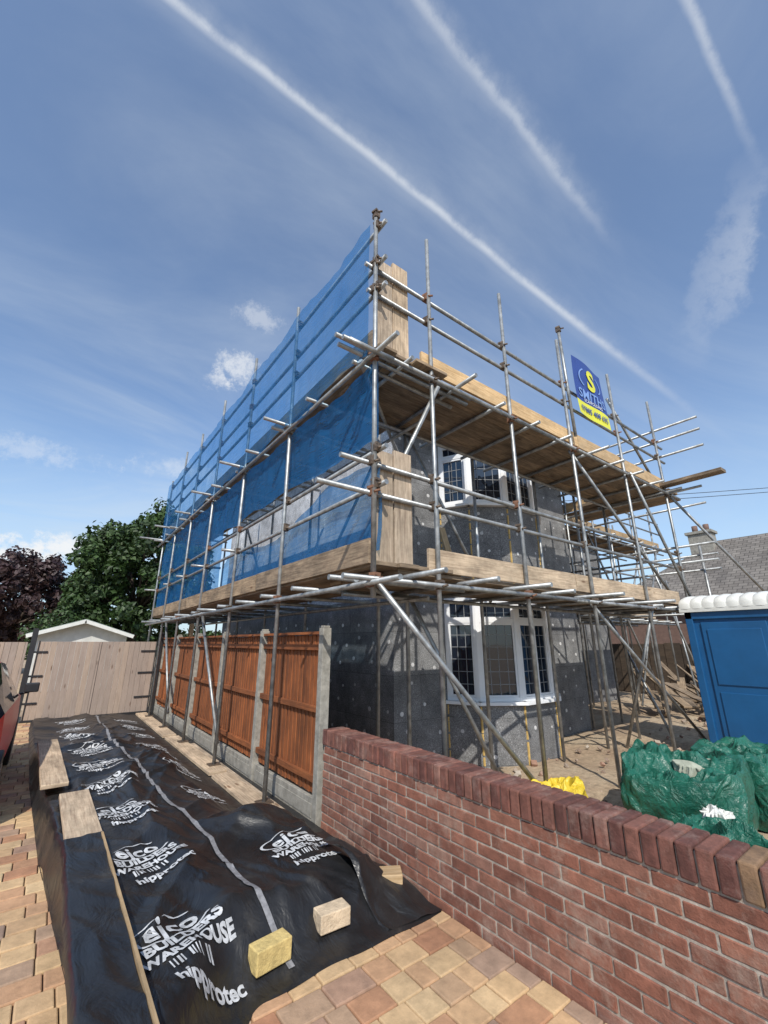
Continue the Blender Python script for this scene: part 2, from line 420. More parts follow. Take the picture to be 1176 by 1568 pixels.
def plank_on(name, x0, ya, x1, yb, mat=M_toe, w=.225):
    hs = []
    for k in range(41):
        t = k/40; xx = x0+(x1-x0)*t; yy = ya+(yb-ya)*t
        hs.append((t, max(mh(xx+a, yy) for a in (-.1, -.03, .04, .11))))
    h0 = max(h for t, h in hs if t < .5); h1 = max(h for t, h in hs if t >= .5)
    off = max(max(h-(h0+(h1-h0)*t) for t, h in hs), 0)+.012
    g = MB(); g.beam((x0, ya, h0+off), (x1, yb, h1+off), w, .038, 0); return g.obj(name, [mat], bevel=.004)
def mz(x, y): return max(mh(x+a, y+c) for a in (-.08, 0, .08) for c in (-.3, 0, .3))+.012
plank_on('scaffold_plank', .21, 8.2, .28, 5.75)
plank_on('scaffold_plank', .42, 5.35, .44, 4.10)
blk = MB(); zb = mz(.5, 3.6)+.005
def bd(u, v):
    y = 4.12-u*2.6; x = .30+v*.235+.008*noise.noise(Vector((y*3, v, 1)))
    edge = .05*(1-sstep(0, .07, v))
    return (x, y, zb+.02+.010*noise.noise(Vector((x*5, y*3.2, 3)))+.008*max(0, 1-abs(noise.noise(Vector((x*4+y*2, y*1.5, 8))))*6)-edge)
blk.grid(120, 16, bd)
blk.beam((.42, 4.1, zb-.012), (.43, 1.5, zb-.012), .22, .03, 0)
blk.beam((.539, 4.1, zb+.010), (.549, 1.5, zb+.010), .014, .04, 1)
blk.obj('edge_board', [M_memb, M_newwood])
def tblock(x, y, rot, l=.21, w=.1, h=.085, mat=M_newwood, z=0, name='stone_block'):
    g = MB(); zz = max(mh(x, y), .03)+h/2; g.box((x, y, zz+z), (l/2*math.cos(rot), l/2*math.sin(rot), 0), (-w/2*math.sin(rot), w/2*math.cos(rot), 0), (0, 0, h/2)); return g.obj(name, [mat], bevel=.006, seg=2)
M_yb = mat_islands('yellow_stone_block', [(0, (.64, .49, .20)), (1, (.64, .49, .20))], .95, 30, 1.6, .35)
M_pb = mat_islands('pale_stone_block', [(0, (.64, .51, .36)), (1, (.64, .51, .36))], .95, 30, 1.6, .35)
tblock(1.19, 2.56, .12, .20, .10, .10, M_yb, -.01); tblock(1.58, 2.60, -.05, .19, .11, .09, M_pb, -.01); tblock(2.12, 2.78, -.55, .2, .13, .06, M_newwood, .03, 'timber_block')
g = MB()
def flap(u, v):
    x = 1.80+u*.42+.06*(1-v); y = 2.46+v*.75-.05*u
    lift = .07*math.sin(v*2.6)*(1-u*.6)+.03*max(0, 1-abs(noise.noise(Vector((x*4+y, y*2, 3))))*4)
    return (x, y, max(.034, (mh(x, y) if y > 2.42 else .03)*sstep(0, .5, v)+.012+lift))
g.grid(40, 50, flap); g.obj('membrane_flap', [M_memb])

# ------------------------------------------------------------ scaffold
sc = empty('scaffolding')
T = MB(); B = MB(); C = MB()
def coup(x, y, z, ax='z'):
    k = 0 if R(0, 1) < .75 else 1
    C.box((x+R(-.01, .01), y+R(-.01, .01), z), (.032, 0, 0), (0, .032, 0), (0, 0, .032), k)
    C.tube((x-.02, y-.055, z-.01), (x+.03, y-.075, z+.01), .012, k, 6)
    C.box((x, y, z+.045), (.034, .01, 0), (-.01, .034, 0), (0, 0, .012), k)
FX = [2.05, 2.80, 4.18, 5.64, 7.3, 8.97]; FY = 2.87
SX = 2.05; SY = [2.87, 4.78, 6.55, 8.3, 9.9, 11.5, 13.1]
tops = [6.28, 6.36, 6.37, 6.30, 6.36, 6.42]
for i, x in enumerate(FX):
    z0 = 2.0 if i == 0 else 0
    T.tube((x, FY, z0), (x+R(-.02, .02), FY+R(-.02, .02), tops[i]))
    if i: C.box((x, FY, .008), (.075, 0, 0), (0, .075, 0), (0, 0, .006)); B.abox(x-.25, x+.25, FY-.11, FY+.11, -.02, .002)
for i, y in enumerate(SY[1:]):
    T.tube((SX-.0, y, .075), (SX+R(-.02, .02), y+R(-.04, .04), 6.25+R(-.05, .35)))
    C.box((SX, y, .078), (.075, 0, 0), (0, .075, 0), (0, 0, .006))
B2 = MB()
for a, e in ((4.25, 6.1), (6.2, 8.9), (9.0, 12.2)):
    B2.beam((2.0+R(-.02, .02), a, .055), (2.0+R(-.02, .02), e, .05), .225, .038, 0)
B2.beam((2.13, 4.3, .035), (2.16, 8.2, .035), .1, .03, 0)
for z in (2.15, 4.36): 
    T.tube((1.72, FY-.05, z), (5.4, FY-.05, z+.01)); T.tube((5.1, FY-.05, z+.0), (9.5, FY-.05, z+.02))
for z, a in ((2.93, 1.50), (3.22, 1.72), (5.17, 1.98), (5.50, 1.95)):
    T.tube((a, FY+.05, z), (9.4 if z > 4 else 9.1, FY+.05, z+R(-.02, .02)))
    for x in FX: coup(x, FY+.025, z)
for x in FX:
    for z in (2.15, 4.36): coup(x, FY-.02, z)
for z in (2.12, 4.32):
    T.tube((SX-.05, 2.45, z), (SX-.05, 8, z)); T.tube((SX-.05, 7.6, z+.005), (SX-.05, 13.6, z))
for z in (3.0, 3.35, 5.2, 5.55, 6.05):
    T.tube((SX+.05, 2.75, z), (SX+.05, 13.3, z+R(-.02, .02)))
    for y in SY: coup(SX+.02, y, z)
for y in SY:
    for z in (2.12, 4.32): coup(SX-.02, y, z)
coup(SX, FY, 6.2)
IX = [3.35, 4.7, 6.3, 7.6, 8.75]; IY = 3.98
for x in IX: T.tube((x, IY, 0), (x, IY, 5.3))
ISX = 3.3
for y in (4.5, 6.55, 8.3, 9.9, 11.5, 13.1): T.tube((ISX, y, 0), (ISX, y, 5.6))
for z in (2.15, 4.36):
    T.tube((2.4, IY-.05, z), (9.2, IY-.05, z)); T.tube((ISX-.05, 3.5, z-.03), (ISX-.05, 13.4, z-.03))
    T.tube((2.0, 3.05, z+.02), (3.9, 4.75, z+.02))
k = 2.45
while k < 9.3:
    for z in (2.205, 4.415):
        T.tube((k+R(-.04, .04), FY-R(.12, .55), z), (k+R(-.04, .04), IY+R(.05, .3), z+.005))
    k += .72
k = 3.1
while k < 13.4:
    for z in (2.175, 4.375):
        T.tube((SX-R(.08, .30), k, z), (ISX+R(.05, .25), k+R(-.05, .05), z+.005))
    k += .9
for y in SY: T.tube((SX-R(.35, .62), y+.06, 4.44), (ISX+.2, y+.06, 4.44))
for y in SY[2:]: T.tube((SX-R(.1, .3), y+.06, 3.02), (SX+.3, y+.06, 3.02))
T.tube((1.70, FY+.12, 4.40), (3.5, FY+.12, 4.40)); T.tube((1.62, FY-.1, 4.30), (2.2, FY-.1, 4.32))
T.tube((2.05, FY-.06, 2.12), (4.2, FY-.1, .08))
T.tube((3.35, IY-.06, 2.15), (4.5, IY-.3, .1))
T.tube((2.86, FY-.05, 4.3), (2.4, IY, 2.2))
T.tube((5.7, FY+.08, 4.4), (8.9, FY+.08, 2.2)); T.tube((5.75, FY+.1, 2.15), (8.9, FY+.12, .1))
T.tube((7.4, 2.85, 2.2), (7.85, 3.8, 0)); T.tube((7.3, FY-.08, 4.4), (8.97, FY-.08, 2.3))
T.tube((7.3, FY+.08, 5.9), (8.97, FY+.08, 4.45))
T.tube((8.97, 2.9, 4.5), (11.2, 1.9, 2.0))
T.tube((2.12, 8.3, 2.1), (2.12, 6.7, .3)); T.tube((3.35, 4.6, 4.3), (3.35, 6.5, 2.3)); T.tube((3.35, 10.0, 4.3), (3.35, 8.3, 2.3))
T.tube((2.12, 11.5, 2.1), (2.12, 10.0, .3))
T.tube((3.4, IY, 4.36), (4.9, IY, 2.2))
T.tube((5.72, FY-.04, 4.6), (5.66, FY-.04, 6.55)); coup(5.66, FY-.04, 6.48)
for z in (5.17, 5.5, 5.75): T.tube((8.97+.05, FY-.75, z), (9.02, 9, z))
for y in (4.95, 6.8): T.tube((9.0, y, 0), (9.0, y, 6.2)); T.tube((10.2, y, 0), (10.2, y, 5.6))
T.tube((10.2, 2.87, 0), (10.2, 2.87, 3.6))
for z in (2.15, 3.0, 3.3, 4.36): T.tube((9.05, 2.3, z+.05), (9.05, 7.2, z+.05)); T.tube((10.25, 2.6, z+.05), (10.25, 7.2, z+.05))
for x in (10.2, 11.6, 13.0, 14.3):
    T.tube((x, 5.2, 0), (x+R(-.03, .03), 5.2, 5.6)); T.tube((x, 6.3, 0), (x, 6.3, 5.4))
for z in (2.15, 3.05, 3.4, 4.25, 4.9, 5.25):
    T.tube((9.0, 5.15, z), (14.8, 5.15, z)); 
for z in (2.15, 4.25):
    T.tube((9.0, 6.25, z), (14.8, 6.25, z)); k = 9.4
    while k < 14.6: T.tube((k, 4.8, z+.05), (k, 6.5, z+.05)); k += .8
T.tube((10.2, 5.1, 4.2), (13, 5.1, .1)); T.tube((13, 5.1, 4.2), (11.6, 5.1, 2.1)); T.tube((14.3, 5.1, 4.5), (11.6, 5.1, .2))
T.tube((11.4, 4.4, 4.0), (12.6, 3.9, 0)); T.tube((10.2, 4.9, 2.2), (9.2, 3.6, 0.0)); T.tube((14.2, 5.0, 3.4), (13.2, 4.4, 0.0))
def deck(along, a0, a1, b0, nb, z):
    for i in range(nb):
        b = b0+i*.229; s = a0+R(-.15, .05)
        while s < a1:
            e = min(s+3.9, a1+R(0, .15)); zz = z+R(0, .012)
            p, q = ((s, b+.112, zz), (e-.01, b+.112, zz)) if along == 'x' else ((b+.112, s, zz), (b+.112, e-.01, zz))
            B.beam(p, q, .225, .038, 0); s = e
deck('x', 2.35, 9.2, 2.93, 5, 2.255); deck('x', 2.35, 9.2, 2.93, 5, 4.465)
deck('y', 2.95, 13.2, 2.10, 5, 2.225+.075); deck('y', 2.95, 13.2, 2.10, 5, 4.425+.085)
deck('x', 9.2, 14.7, 5.25, 4, 2.26); deck('x', 9.2, 14.7, 5.25, 4, 4.36)
deck('y', 3.0, 7.0, 9.15, 4, 2.32); deck('y', 3.0, 5.0, 9.15, 4, 4.52)
TB = MB()
def toe(p, q, z, m=0): TB.beam((p[0], p[1], z+R(-.006, .006)), (q[0], q[1], z+R(-.006, .006)), .036, .222, m)
toe((2.72, 2.915), (5.3, 2.915), 2.40, 0); toe((5.32, 2.918), (8.7, 2.918), 2.40, 0)
toe((2.70, 2.915), (5.9, 2.915), 4.62, 1); toe((5.92, 2.918), (9.1, 2.918), 4.61, 1)
toe((9.2, 5.2), (14.7, 5.2), 4.5, 1); toe((9.2, 5.2), (13.5, 5.2), 2.4, 0)
toe((9.12, 3.1), (9.12, 6.6), 4.66, 1)
for a, e in ((2.95, 5.6), (5.62, 9.4), (9.42, 13.2)): 
    z_ = R(-.01, .01)
    B.beam((2.075, a, 2.42+z_), (2.075, e, 2.42-z_), .036, .222, 0); B.beam((2.085, a, 4.62), (2.085, e, 4.62), .036, .222, 0)
for x0, z0, z1 in ((2.12, 4.49, 5.72), (2.345, 4.44, 5.80)): TB.box((x0+.11, FY+.10, (z0+z1)/2), (0, 0, (z1-z0)/2), (.108, 0, 0), (0, .019, 0), 0)
for x0, z0, z1 in ((2.11, 2.30, 3.40), (2.345, 2.28, 3.45)): TB.box((x0+.11, FY+.10, (z0+z1)/2), (0, 0, (z1-z0)/2), (.108, 0, 0), (0, .019, 0), 0)
B.beam((8.9, 1.9, 4.55), (9.0, 4.6, 4.56), .225, .06, 0)
TB.beam((4.3, 4.0, 2.3), (4.55, 4.55, 3.35), .09, .05, 1)
T.obj('tubes', [M_steel], sc); B.obj('deck_boards', [M_board], sc, bevel=.003); C.obj('couplers', [M_coupler, M_rust], sc)
TB.obj('toe_boards', [M_toe, M_newwood, M_board], sc, bevel=.003); B2.obj('sole_boards', [M_toe], sc, bevel=.003)
g = MB()
def net(z0, z1, x, amp, ya=2.9, yb=13.2):
    def fn(u, v):
        y = ya+u*(yb-ya); s = ((y-2.9)/1.75) % 1
        z = z0+(z1-z0)*v
        z += (-.05*math.sin(s*math.pi)*(1 if v > .5 else 0)*.5) + .12*noise.noise(Vector((y*1.3, 0, z0)))*(1-v)
        xx = x+amp*noise.noise(Vector((y*1.2, z*1.2, 0)))+.02*noise.noise(Vector((y*6, z*1.5, 4)))
        return (xx, y, z)
    return fn
g.grid(240, 24, net(4.35, 6.06, 1.985, .04), 0, True, lambda u, v: (u*10, v*1.6))
g.grid(120, 14, net(3.52, 4.36, 2.12, .05, 2.9, 7.6), 1, True, lambda u, v: (u*5+30, v*.9))
g.grid(130, 24, net(2.5, 4.36, 2.12, .05, 7.55, 13.2), 1, True, lambda u, v: (u*5+35, v*1.9))
def net3(u, v):
    y = 2.9+u*4.6; zt = 3.0+.25*(1-u)+.12*math.sin(u*9)-.1*u; z = 2.42+(zt-2.42)*v
    return (2.15+.04*noise.noise(Vector((y*3, z*3, 9))), y, z)
g.grid(60, 12, net3, 1, True, lambda u, v: (u*4+50, v*.6))
g.obj('debris_netting', [M_net, M_net2], sc)
sign = empty('scaffold_banner_sign')
g = MB()
def bfn(u, v): return (5.9+u*.92+.03*(1-v), 2.80+.02*math.sin(u*5+v*3), 5.08+v*1.03-.05*u)
g.grid(12, 12, bfn, 0); 
for f in range(len(g.F)):
    if (f % 12) < 3: g.M[f] = 1
M_sb = mat_simple('banner_blue', (.03, .065, .26), .5, 0, .1); M_sy = mat_simple('banner_yellow', (.66, .66, .05), .5, 0, .1)
g.obj('banner', [M_sb, M_sy], sign)
g = MB()
def bt(dx, dz, off=.012):
    def fn(a, c):
        u = .5+(a+dx)/.92; v = (c+dz)/1.03; p = bfn(u, v); return (p[0], p[1]-off, p[2])
    return fn
add_text(g, text_geo('S', .50, .018), bt(0, .70), 1); add_text(g, text_geo('SMITHS', .23, .004), bt(0, .40), 2); add_text(g, text_geo('SCAFFOLDING', .075), bt(0, .295), 0)
add_text(g, text_geo('07885 408 635', .125, .003), bt(0, .125), 3)
for k in range(2):
    def arc(u, v, k=k): t = (u-.5)*1.7+k*math.pi; r = .30+.03*v; return bt(0, .72)(r*1.0*math.cos(t), r*.62*math.sin(t))
    g.grid(16, 1, arc, 2)
g.obj('lettering', [M_white, M_sy, mat_simple('banner_pale_blue', (.18, .3, .6), .5, 0, .1), M_sb], sign)

# ------------------------------------------------------------ house
house = empty('house_with_bay_window')
g = MB(); H1 = 5.35
def wallq(p, q, z0, z1, m, u0=0):
    l = math.hypot(q[0]-p[0], q[1]-p[1]); g.face([(p[0], p[1], z0), (q[0], q[1], z0), (q[0], q[1], z1), (p[0], p[1], z1)], [(u0, z0), (u0+l, z0), (u0+l, z1), (u0, z1)], m)
bay = [(4.93, 4.95), (5.15, 4.5), (5.70, 4.15), (6.50, 4.15), (7.05, 4.5), (7.27, 4.95)]
wallq((3.9, 13), (3.9, 4.95), -.03, 2.3, 0, .3); wallq((3.9, 13), (3.9, 4.95), 2.3, H1, 1, .3)
wallq((3.9, 4.95), bay[0], -.03, H1, 0, .7); wallq(bay[-1], (8.9, 4.95), -.03, H1, 0, .2); wallq((8.9, 4.95), (8.9, 13), -.03, H1, 0); wallq((8.9, 13), (3.9, 13), -.03, H1, 0)
g.face([(3.9, 4.95, H1), (8.9, 4.95, H1), (8.9, 13, H1), (3.9, 13, H1)], [(0, 0)]*4, 0)
u = 0
for p, q in zip(bay, bay[1:]):
    for z0, z1 in ((-.03, .78), (2.33, 3.82), (5.02, H1)): wallq(p, q, z0, z1, 0, u)
    u += .7
g.obj('walls', [M_eps, M_epsw], house)
fr = MB(); gl = MB(); ld = MB(); fx = MB(); fo = MB()
def window(p, q, z0, z1, panes=1, lead=True, trans=.76):
    p, q = Vector((*p, 0)), Vector((*q, 0)); d = (q-p); l = d.length; d.normalize(); n = Vector((d.y, -d.x, 0))
    def bx(a0, a1, za, zb, o0, o1, mb, m=0):
        c = p+d*(a0+a1)/2+n*(o0+o1)/2+Vector((0, 0, (za+zb)/2)); mb.box(c, d*(a1-a0)/2, n*abs(o1-o0)/2, Vector((0, 0, (zb-za)/2)), m)
    fw = .055
    bx(0, fw, z0+.001, z1-.001, -.055, .0, fr); bx(l-fw, l, z0+.001, z1-.001, -.055, .002, fr)
    bx(fw, l-fw, z0, z0+fw, -.055, .001, fr); bx(fw, l-fw, z1-fw, z1, -.055, .001, fr)
    zt = z0+(z1-z0)*trans; bx(fw, l-fw, zt-.03, zt+.03, -.052, -.001, fr)
    for k in range(1, panes): c = l*k/panes; bx(c-.03, c+.03, z0+fw, z1-fw, -.054, .003, fr)
    edges = [fw]+[l*k/panes for k in range(1, panes)]+[l-fw]
    for a, c in zip(edges, edges[1:]):
        a += .03 if a > fw else 0; c -= .03 if c < l-fw else 0
        for za, zb in ((z0+fw, zt-.03), (zt+.03, z1-fw)):
            bx(a, a+.03, za, zb, -.045, -.008, fr); bx(c-.03, c, za, zb, -.045, -.009, fr)
            bx(a+.03, c-.03, za, za+.03, -.045, -.007, fr); bx(a+.03, c-.03, zb-.03, zb, -.045, -.0075, fr)
            if lead:
                nx = max(1, round((c-a)/.13)); nz = max(1, round((zb-za)/.19))
                for k in range(1, nx): xx = a+(c-a)*k/nx; bx(xx-.004, xx+.004, za+.03, zb-.03, -.034, -.028, ld)
                for k in range(1, nz): zz = za+(zb-za)*k/nz; bx(a+.03, c-.03, zz-.004, zz+.004, -.0335, -.0275, ld)
    bx(0, l, z0, z1, -.05, -.034, gl)
    bx(-.03, l+.03, z0-.045, z0-.001, -.04, .09, fr)
for i, (p, q) in enumerate(zip(bay, bay[1:])):
    for z0, z1 in ((.825, 2.33), (3.865, 5.02)): window(p, q, z0, z1, 1 if i != 2 else 2)
def fixings(p, q, z0, z1):
    p, q = Vector((*p, 0)), Vector((*q, 0)); d = (q-p); l = d.length; d.normalize(); n = Vector((d.y, -d.x, 0))
    z = z0+.15
    while z < z1-.05:
        x = .12+R(0, .25)
        while x < l-.05:
            c = p+d*x+Vector((0, 0, z+R(-.08, .08))); fx.tube(c+n*.0005, c+n*.006, R(.018, .032), 0, 10); x += R(.3, .65)
        z += .3
fixings((3.9, 4.95), bay[0], 0, H1); fixings(bay[-1], (8.9, 4.95), 0, H1)
fixings((3.9, 12.9), (3.9, 4.95), 0, 2.3)
for p, q in zip(bay, bay[1:]):
    fixings(p, q, 0, .75); fixings(p, q, 2.35, 3.8)
for c in bay:
    for z0, z1 in ((0, .76), (2.35, 3.8)):
        z = z0
        while z < z1:
            e = min(z+R(.05, .2), z1); fo.box((c[0], c[1]-.004, (z+e)/2), (R(.006, .014), 0, 0), (0, .01, 0), (0, 0, (e-z)/2)); z = e+R(0, .05)
fr.obj('window_frames', [M_white], house, bevel=.003); gl.obj('glass', [M_glass], house); ld.obj('glazing_bars', [M_lead], house)
fx.obj('insulation_fixings', [M_fix], house); fo.obj('foam_joints', [M_foam], house)
M_tile = mat_simple('roof_tile', (.09, .07, .06), .85, 0, .35, 8, .6, 25)
g = MB(); e = .3; z = 5.37; a, bq, c_, d_ = (3.9-e, 4.95-.8), (8.9+e, 4.95-.8), (8.9+e, 13+e), (3.9-e, 13+e); r1, r2 = (6.4, 7.2, 7.6), (6.4, 10.8, 7.6)
P = lambda t: (t[0], t[1], z)
g.face([P(a), P(bq), r1], [(0, 0)]*3); g.face([P(bq), P(c_), r2, r1], [(0, 0)]*4); g.face([P(c_), P(d_), r2], [(0, 0)]*3); g.face([P(d_), P(a), r1, r2], [(0, 0)]*4)
g.face([P(d_), P(c_), P(bq), P(a)], [(0, 0)]*4, 1)
g.obj('roof', [M_tile, M_black], house)
g = MB(); wallq((8.9, 6.9), (14.2, 6.9), -.03, 4.9, 0); wallq((14.2, 6.9), (14.2, 13), -.03, 4.9, 0)
g.face([(8.95, 6.5, 4.9), (14.6, 6.5, 4.9), (12.2, 9.9, 6.6), (8.95, 9.9, 6.6)], [(0, 0)]*4, 1); g.face([(14.6, 6.5, 4.9), (14.6, 13.3, 4.9), (12.2, 9.9, 6.6)], [(0, 0)]*3, 1)
g.face([(14.6, 13.3, 4.9), (8.95, 13.3, 4.9), (8.95, 9.9, 6.6), (12.2, 9.9, 6.6)], [(0, 0)]*4, 1)
g.obj('side_wing', [M_eps, M_tile], house)

# ------------------------------------------------------------ portable toilet
pt = empty('portable_toilet'); g = MB(); x0, x1, y0, y1 = 8.06, 9.2, 1.50, 2.66
g.abox(x0+.03, x1-.03, y0+.03, y1-.03, .12, 2.12, 0)
for x in (x0+.04, x1-.04):
    for y in (y0+.04, y1-.04): g.abox(x-.05, x+.05, y-.05, y+.05, .1, 2.14, 0)
g.abox(x0-.02, x1+.02, y0-.02, y1+.02, .03, .13, 1)
g.abox(x0-.01, x1+.01, y0-.01, y1+.01, 2.0, 2.17, 0)
g.abox(x0+.005, x0+.03, y0+.18, y1-.18, .2, 1.95, 0)
g.abox(x0-.012, x0+.005, y0+.25, y1-.25, .3, .95, 0); g.abox(x0-.012, x0+.005, y0+.25, y1-.25, 1.05, 1.85, 0)
for k in range(6): g.abox(x0+.25+k*.12, x0+.29+k*.12, y0+.005, y0+.03, .2, 1.9, 0); g.abox(x0+.25+k*.12, x0+.29+k*.12, y1-.03, y1-.005, .2, 1.9, 0)
g.obj('cabin', [M_blue, M_black], pt, bevel=.012, seg=2)
g = MB()
def rf(u, v):
    y = y0-.05+u*(y1-y0+.1); t = v*math.pi; rib = .035*abs(math.sin(u*math.pi*8))**.7
    return ((x0+x1)/2-math.cos(t)*(.62+rib*.3), y, 2.16+(.20+rib)*math.sin(t)**.5)
g.grid(120, 30, rf); g.abox(x0-.055, x1+.055, y0-.055, y1+.055, 2.11, 2.175)
g.obj('roof', [M_roofw], pt)

# ------------------------------------------------------------ bags
def bag(name, cx, cy, rx, ry, h, mat, seed, crump=.07, power=.5, rot=0, top=.05, sag=0):
    g = MB()
    def fn(u, v):
        th = u*2*math.pi; cs, sn = math.cos(th), math.sin(th); sx = math.copysign(abs(cs)**power, cs); sy = math.copysign(abs(sn)**power, sn)
        vs = min(1, v/.5); pr = 1.0 if v < .5 else max(0, 1-(v-.5)/.5)**.8
        pr *= .92+.14*math.sin(vs*math.pi*.75)
        x, y = sx*pr*rx, sy*pr*ry
        z = h*vs - sag*vs*noise.noise(Vector((cs*.8+seed, sn*.8, 0)))*2
        tp = sstep(.42, .62, v)
        wx = x+.10*noise.noise(Vector((x*3, y*3, seed))); wy = y+.10*noise.noise(Vector((x*3, y*3, seed+9)))
        q = Vector((wx*2.1+seed, wy*3.0, seed)); r1_ = 1-abs(noise.noise(q))*3.6; r2_ = 1-abs(noise.noise(q*2.3+Vector((3, 1, 0))))*3.4; r3_ = 1-abs(noise.noise(q*4.6))*3
        z += tp*(crump*(1.3*r1_+.8*r2_+.3*r3_)-top)
        sw = th*2.2+vs*1.6*noise.noise(Vector((th*1.3, vs*2, seed)))
        fold = 1-abs(noise.noise(Vector((sw, vs*1.2, seed))))*3.2; fold2 = 1-abs(noise.noise(Vector((sw*2.6, vs*2.2-th, seed+4))))*3.2
        pl = (1-tp)*sstep(0, .12, v)*(.028*fold+.016*fold2+.06*noise.noise(Vector((cs*1.2, sn*1.2+vs*1.5, seed))))
        k = 1+pl/max(rx, ry); x *= k; y *= k
        c_, s_ = math.cos(rot), math.sin(rot)
        return (cx+x*c_-y*s_, cy+x*s_+y*c_, max(0, z))
    g.grid(200, 130, fn); return g.obj(name, [mat])
bag('green_rubble_bag', 4.93, 1.90, .48, .43, .60, M_green, 1.3, .055, .5, .15, .07, .06)
bag('green_rubble_bag', 3.78, 1.20, .48, .36, .38, M_green, 8.1, .065, .55, .3, .05, .06)
bag('green_rubble_bag', 5.95, 1.65, .46, .38, .58, M_green, 3.1, .06, .5, -.1, .05, .04)
bag('yellow_plastic_bag', 4.0, 2.66, .30, .19, .38, M_yellow, 4.4, .06, .8)
bag('white_plastic_bag', 4.22, 1.46, .09, .08, .45, M_roofw, 2.2, .03, .8)
M_dust = mat_simple('cement_dust', (.33, .35, .28), .9, 0, .3, 8, .5)
bag('rubble_heap', 5.0, 1.80, .22, .15, .60, M_dust, 6.2, .03, .8)

g = MB()
for i in range(75):
    p = Vector((R(11.5, 15.5), R(3.0, 4.9), R(.05, .35))); an = R(-.5, 1.0); l = R(1.0, 2.4); d = Vector((math.cos(an), math.sin(an), R(-.1, .55))); g.beam(p, p+d*l, R(.05, .2), R(.03, .06))
g.obj('timber_pile', [M_board], bevel=.003)
g = MB(); g.tube((11.3, 3.15, 0), (11.3, 3.15, .26), .11, 0, 16, .11); g.tube((11.3, 3.15, .26), (11.3, 3.15, .34), .11, 0, 16, .05); g.tube((11.3, 3.15, .34), (11.3, 3.15, .38), .05, 1, 12); g.obj('plastic_drum', [M_white, M_blue])
M_dkf = mat_wood('dark_fence', (.05, .035, .025), (.09, .065, .045), .4)
g = MB(); g.abox(16.5, 16.6, 1.5, 9, 0, 1.6, 0)
for k in range(30): g.abox(16.46, 16.5, 1.5+k*.25, 1.73+k*.25, .02, 1.62+R(-.02, .02), 0, 'y')
g.obj('boundary_fence', [M_dkf])

# ------------------------------------------------------------ distant house right
dh = empty('bungalow'); g = MB()
M_dbrick = mat_simple('distant_brick', (.16, .10, .08), .9, 0, .2, 8)
m, nt, b = newmat('slate_tiles'); M_slate = m
br = N(nt, 'ShaderNodeTexBrick'); L(nt, uvco(nt), br.inputs['Vector']); br.inputs['Scale'].default_value = 1; br.inputs['Brick Width'].default_value = .3; br.inputs['Row Height'].default_value = .2; br.inputs['Mortar Size'].default_value = .012
br.inputs['Color1'].default_value = (.13, .115, .105, 1); br.inputs['Color2'].default_value = (.20, .18, .165, 1); br.inputs['Mortar'].default_value = (.05, .045, .04, 1)
s = noisetex(nt, objco(nt), .8, 6, .7); sr = ramp(nt, [(.3, (.7, .7, .7)), (.7, (1.3, 1.3, 1.25))]); L(nt, s, sr.inputs[0]); L(nt, mixc(nt, br.outputs[0], sr.outputs[0], 1, 'MULTIPLY'), b.inputs['Base Color']); b.inputs['Roughness'].default_value = .9
g.abox(20, 31, .5, 10, 0, 2.9, 0)
E = 3.0
def rq(pts, m=1):
    ps = [Vector(p) for p in pts]; d = (ps[1]-ps[0]).normalized(); n = d.cross(ps[-1]-ps[0]).normalized(); w = n.cross(d)
    g.face(pts, [((p-ps[0]).dot(d), (p-ps[0]).dot(w)) for p in ps], m)
rq([(19.6, .1, E), (31.4, .1, E), (27, 4, 6.2), (24, 4, 6.2)]); rq([(19.6, 10.4, E), (19.6, .1, E), (24, 4, 6.2), (24, 6, 6.2)]); rq([(31.4, .1, E), (31.4, 10.4, E), (27, 6, 6.2), (27, 4, 6.2)]); rq([(31.4, 10.4, E), (19.6, 10.4, E), (24, 6, 6.2), (27, 6, 6.2)])
rq([(24, 4, 6.2), (27, 4, 6.2), (27, 6, 6.2), (24, 6, 6.2)])
g.abox(23.2, 23.9, 6.0, 6.9, 4.8, 6.55, 2); g.abox(23.12, 23.98, 5.92, 6.98, 6.5, 6.62, 2)
for yy in (6.2, 6.65): g.tube((23.55, yy, 6.6), (23.55, yy, 6.95), .12, 0, 10)
g.abox(19.9, 19.97, 3, 5, 1, 2.2, 3)
g.obj('bungalow_shell', [M_dbrick, M_slate, M_conc, M_white], dh)
g = MB()
for dz in (0, .35):
    pa, pb = Vector((6.0, 25.5, 8.8+dz)), Vector((47, -6.6, 12.0+dz*.6)); pr_ = pa
    for k in range(1, 17):
        t = k/16; q_ = pa.lerp(pb, t)-Vector((0, 0, .8*(4*t*(1-t)))); g.tube(pr_, q_, .018, 0, 5); pr_ = q_
g.tube((47, -6.6, 0), (47, -6.6, 12.6), .14, 1, 8, .1); g.tube((6, 25.5, 0), (6, 25.5, 9.5), .14, 1, 8, .1)
g.obj('overhead_cables', [M_black, M_board])

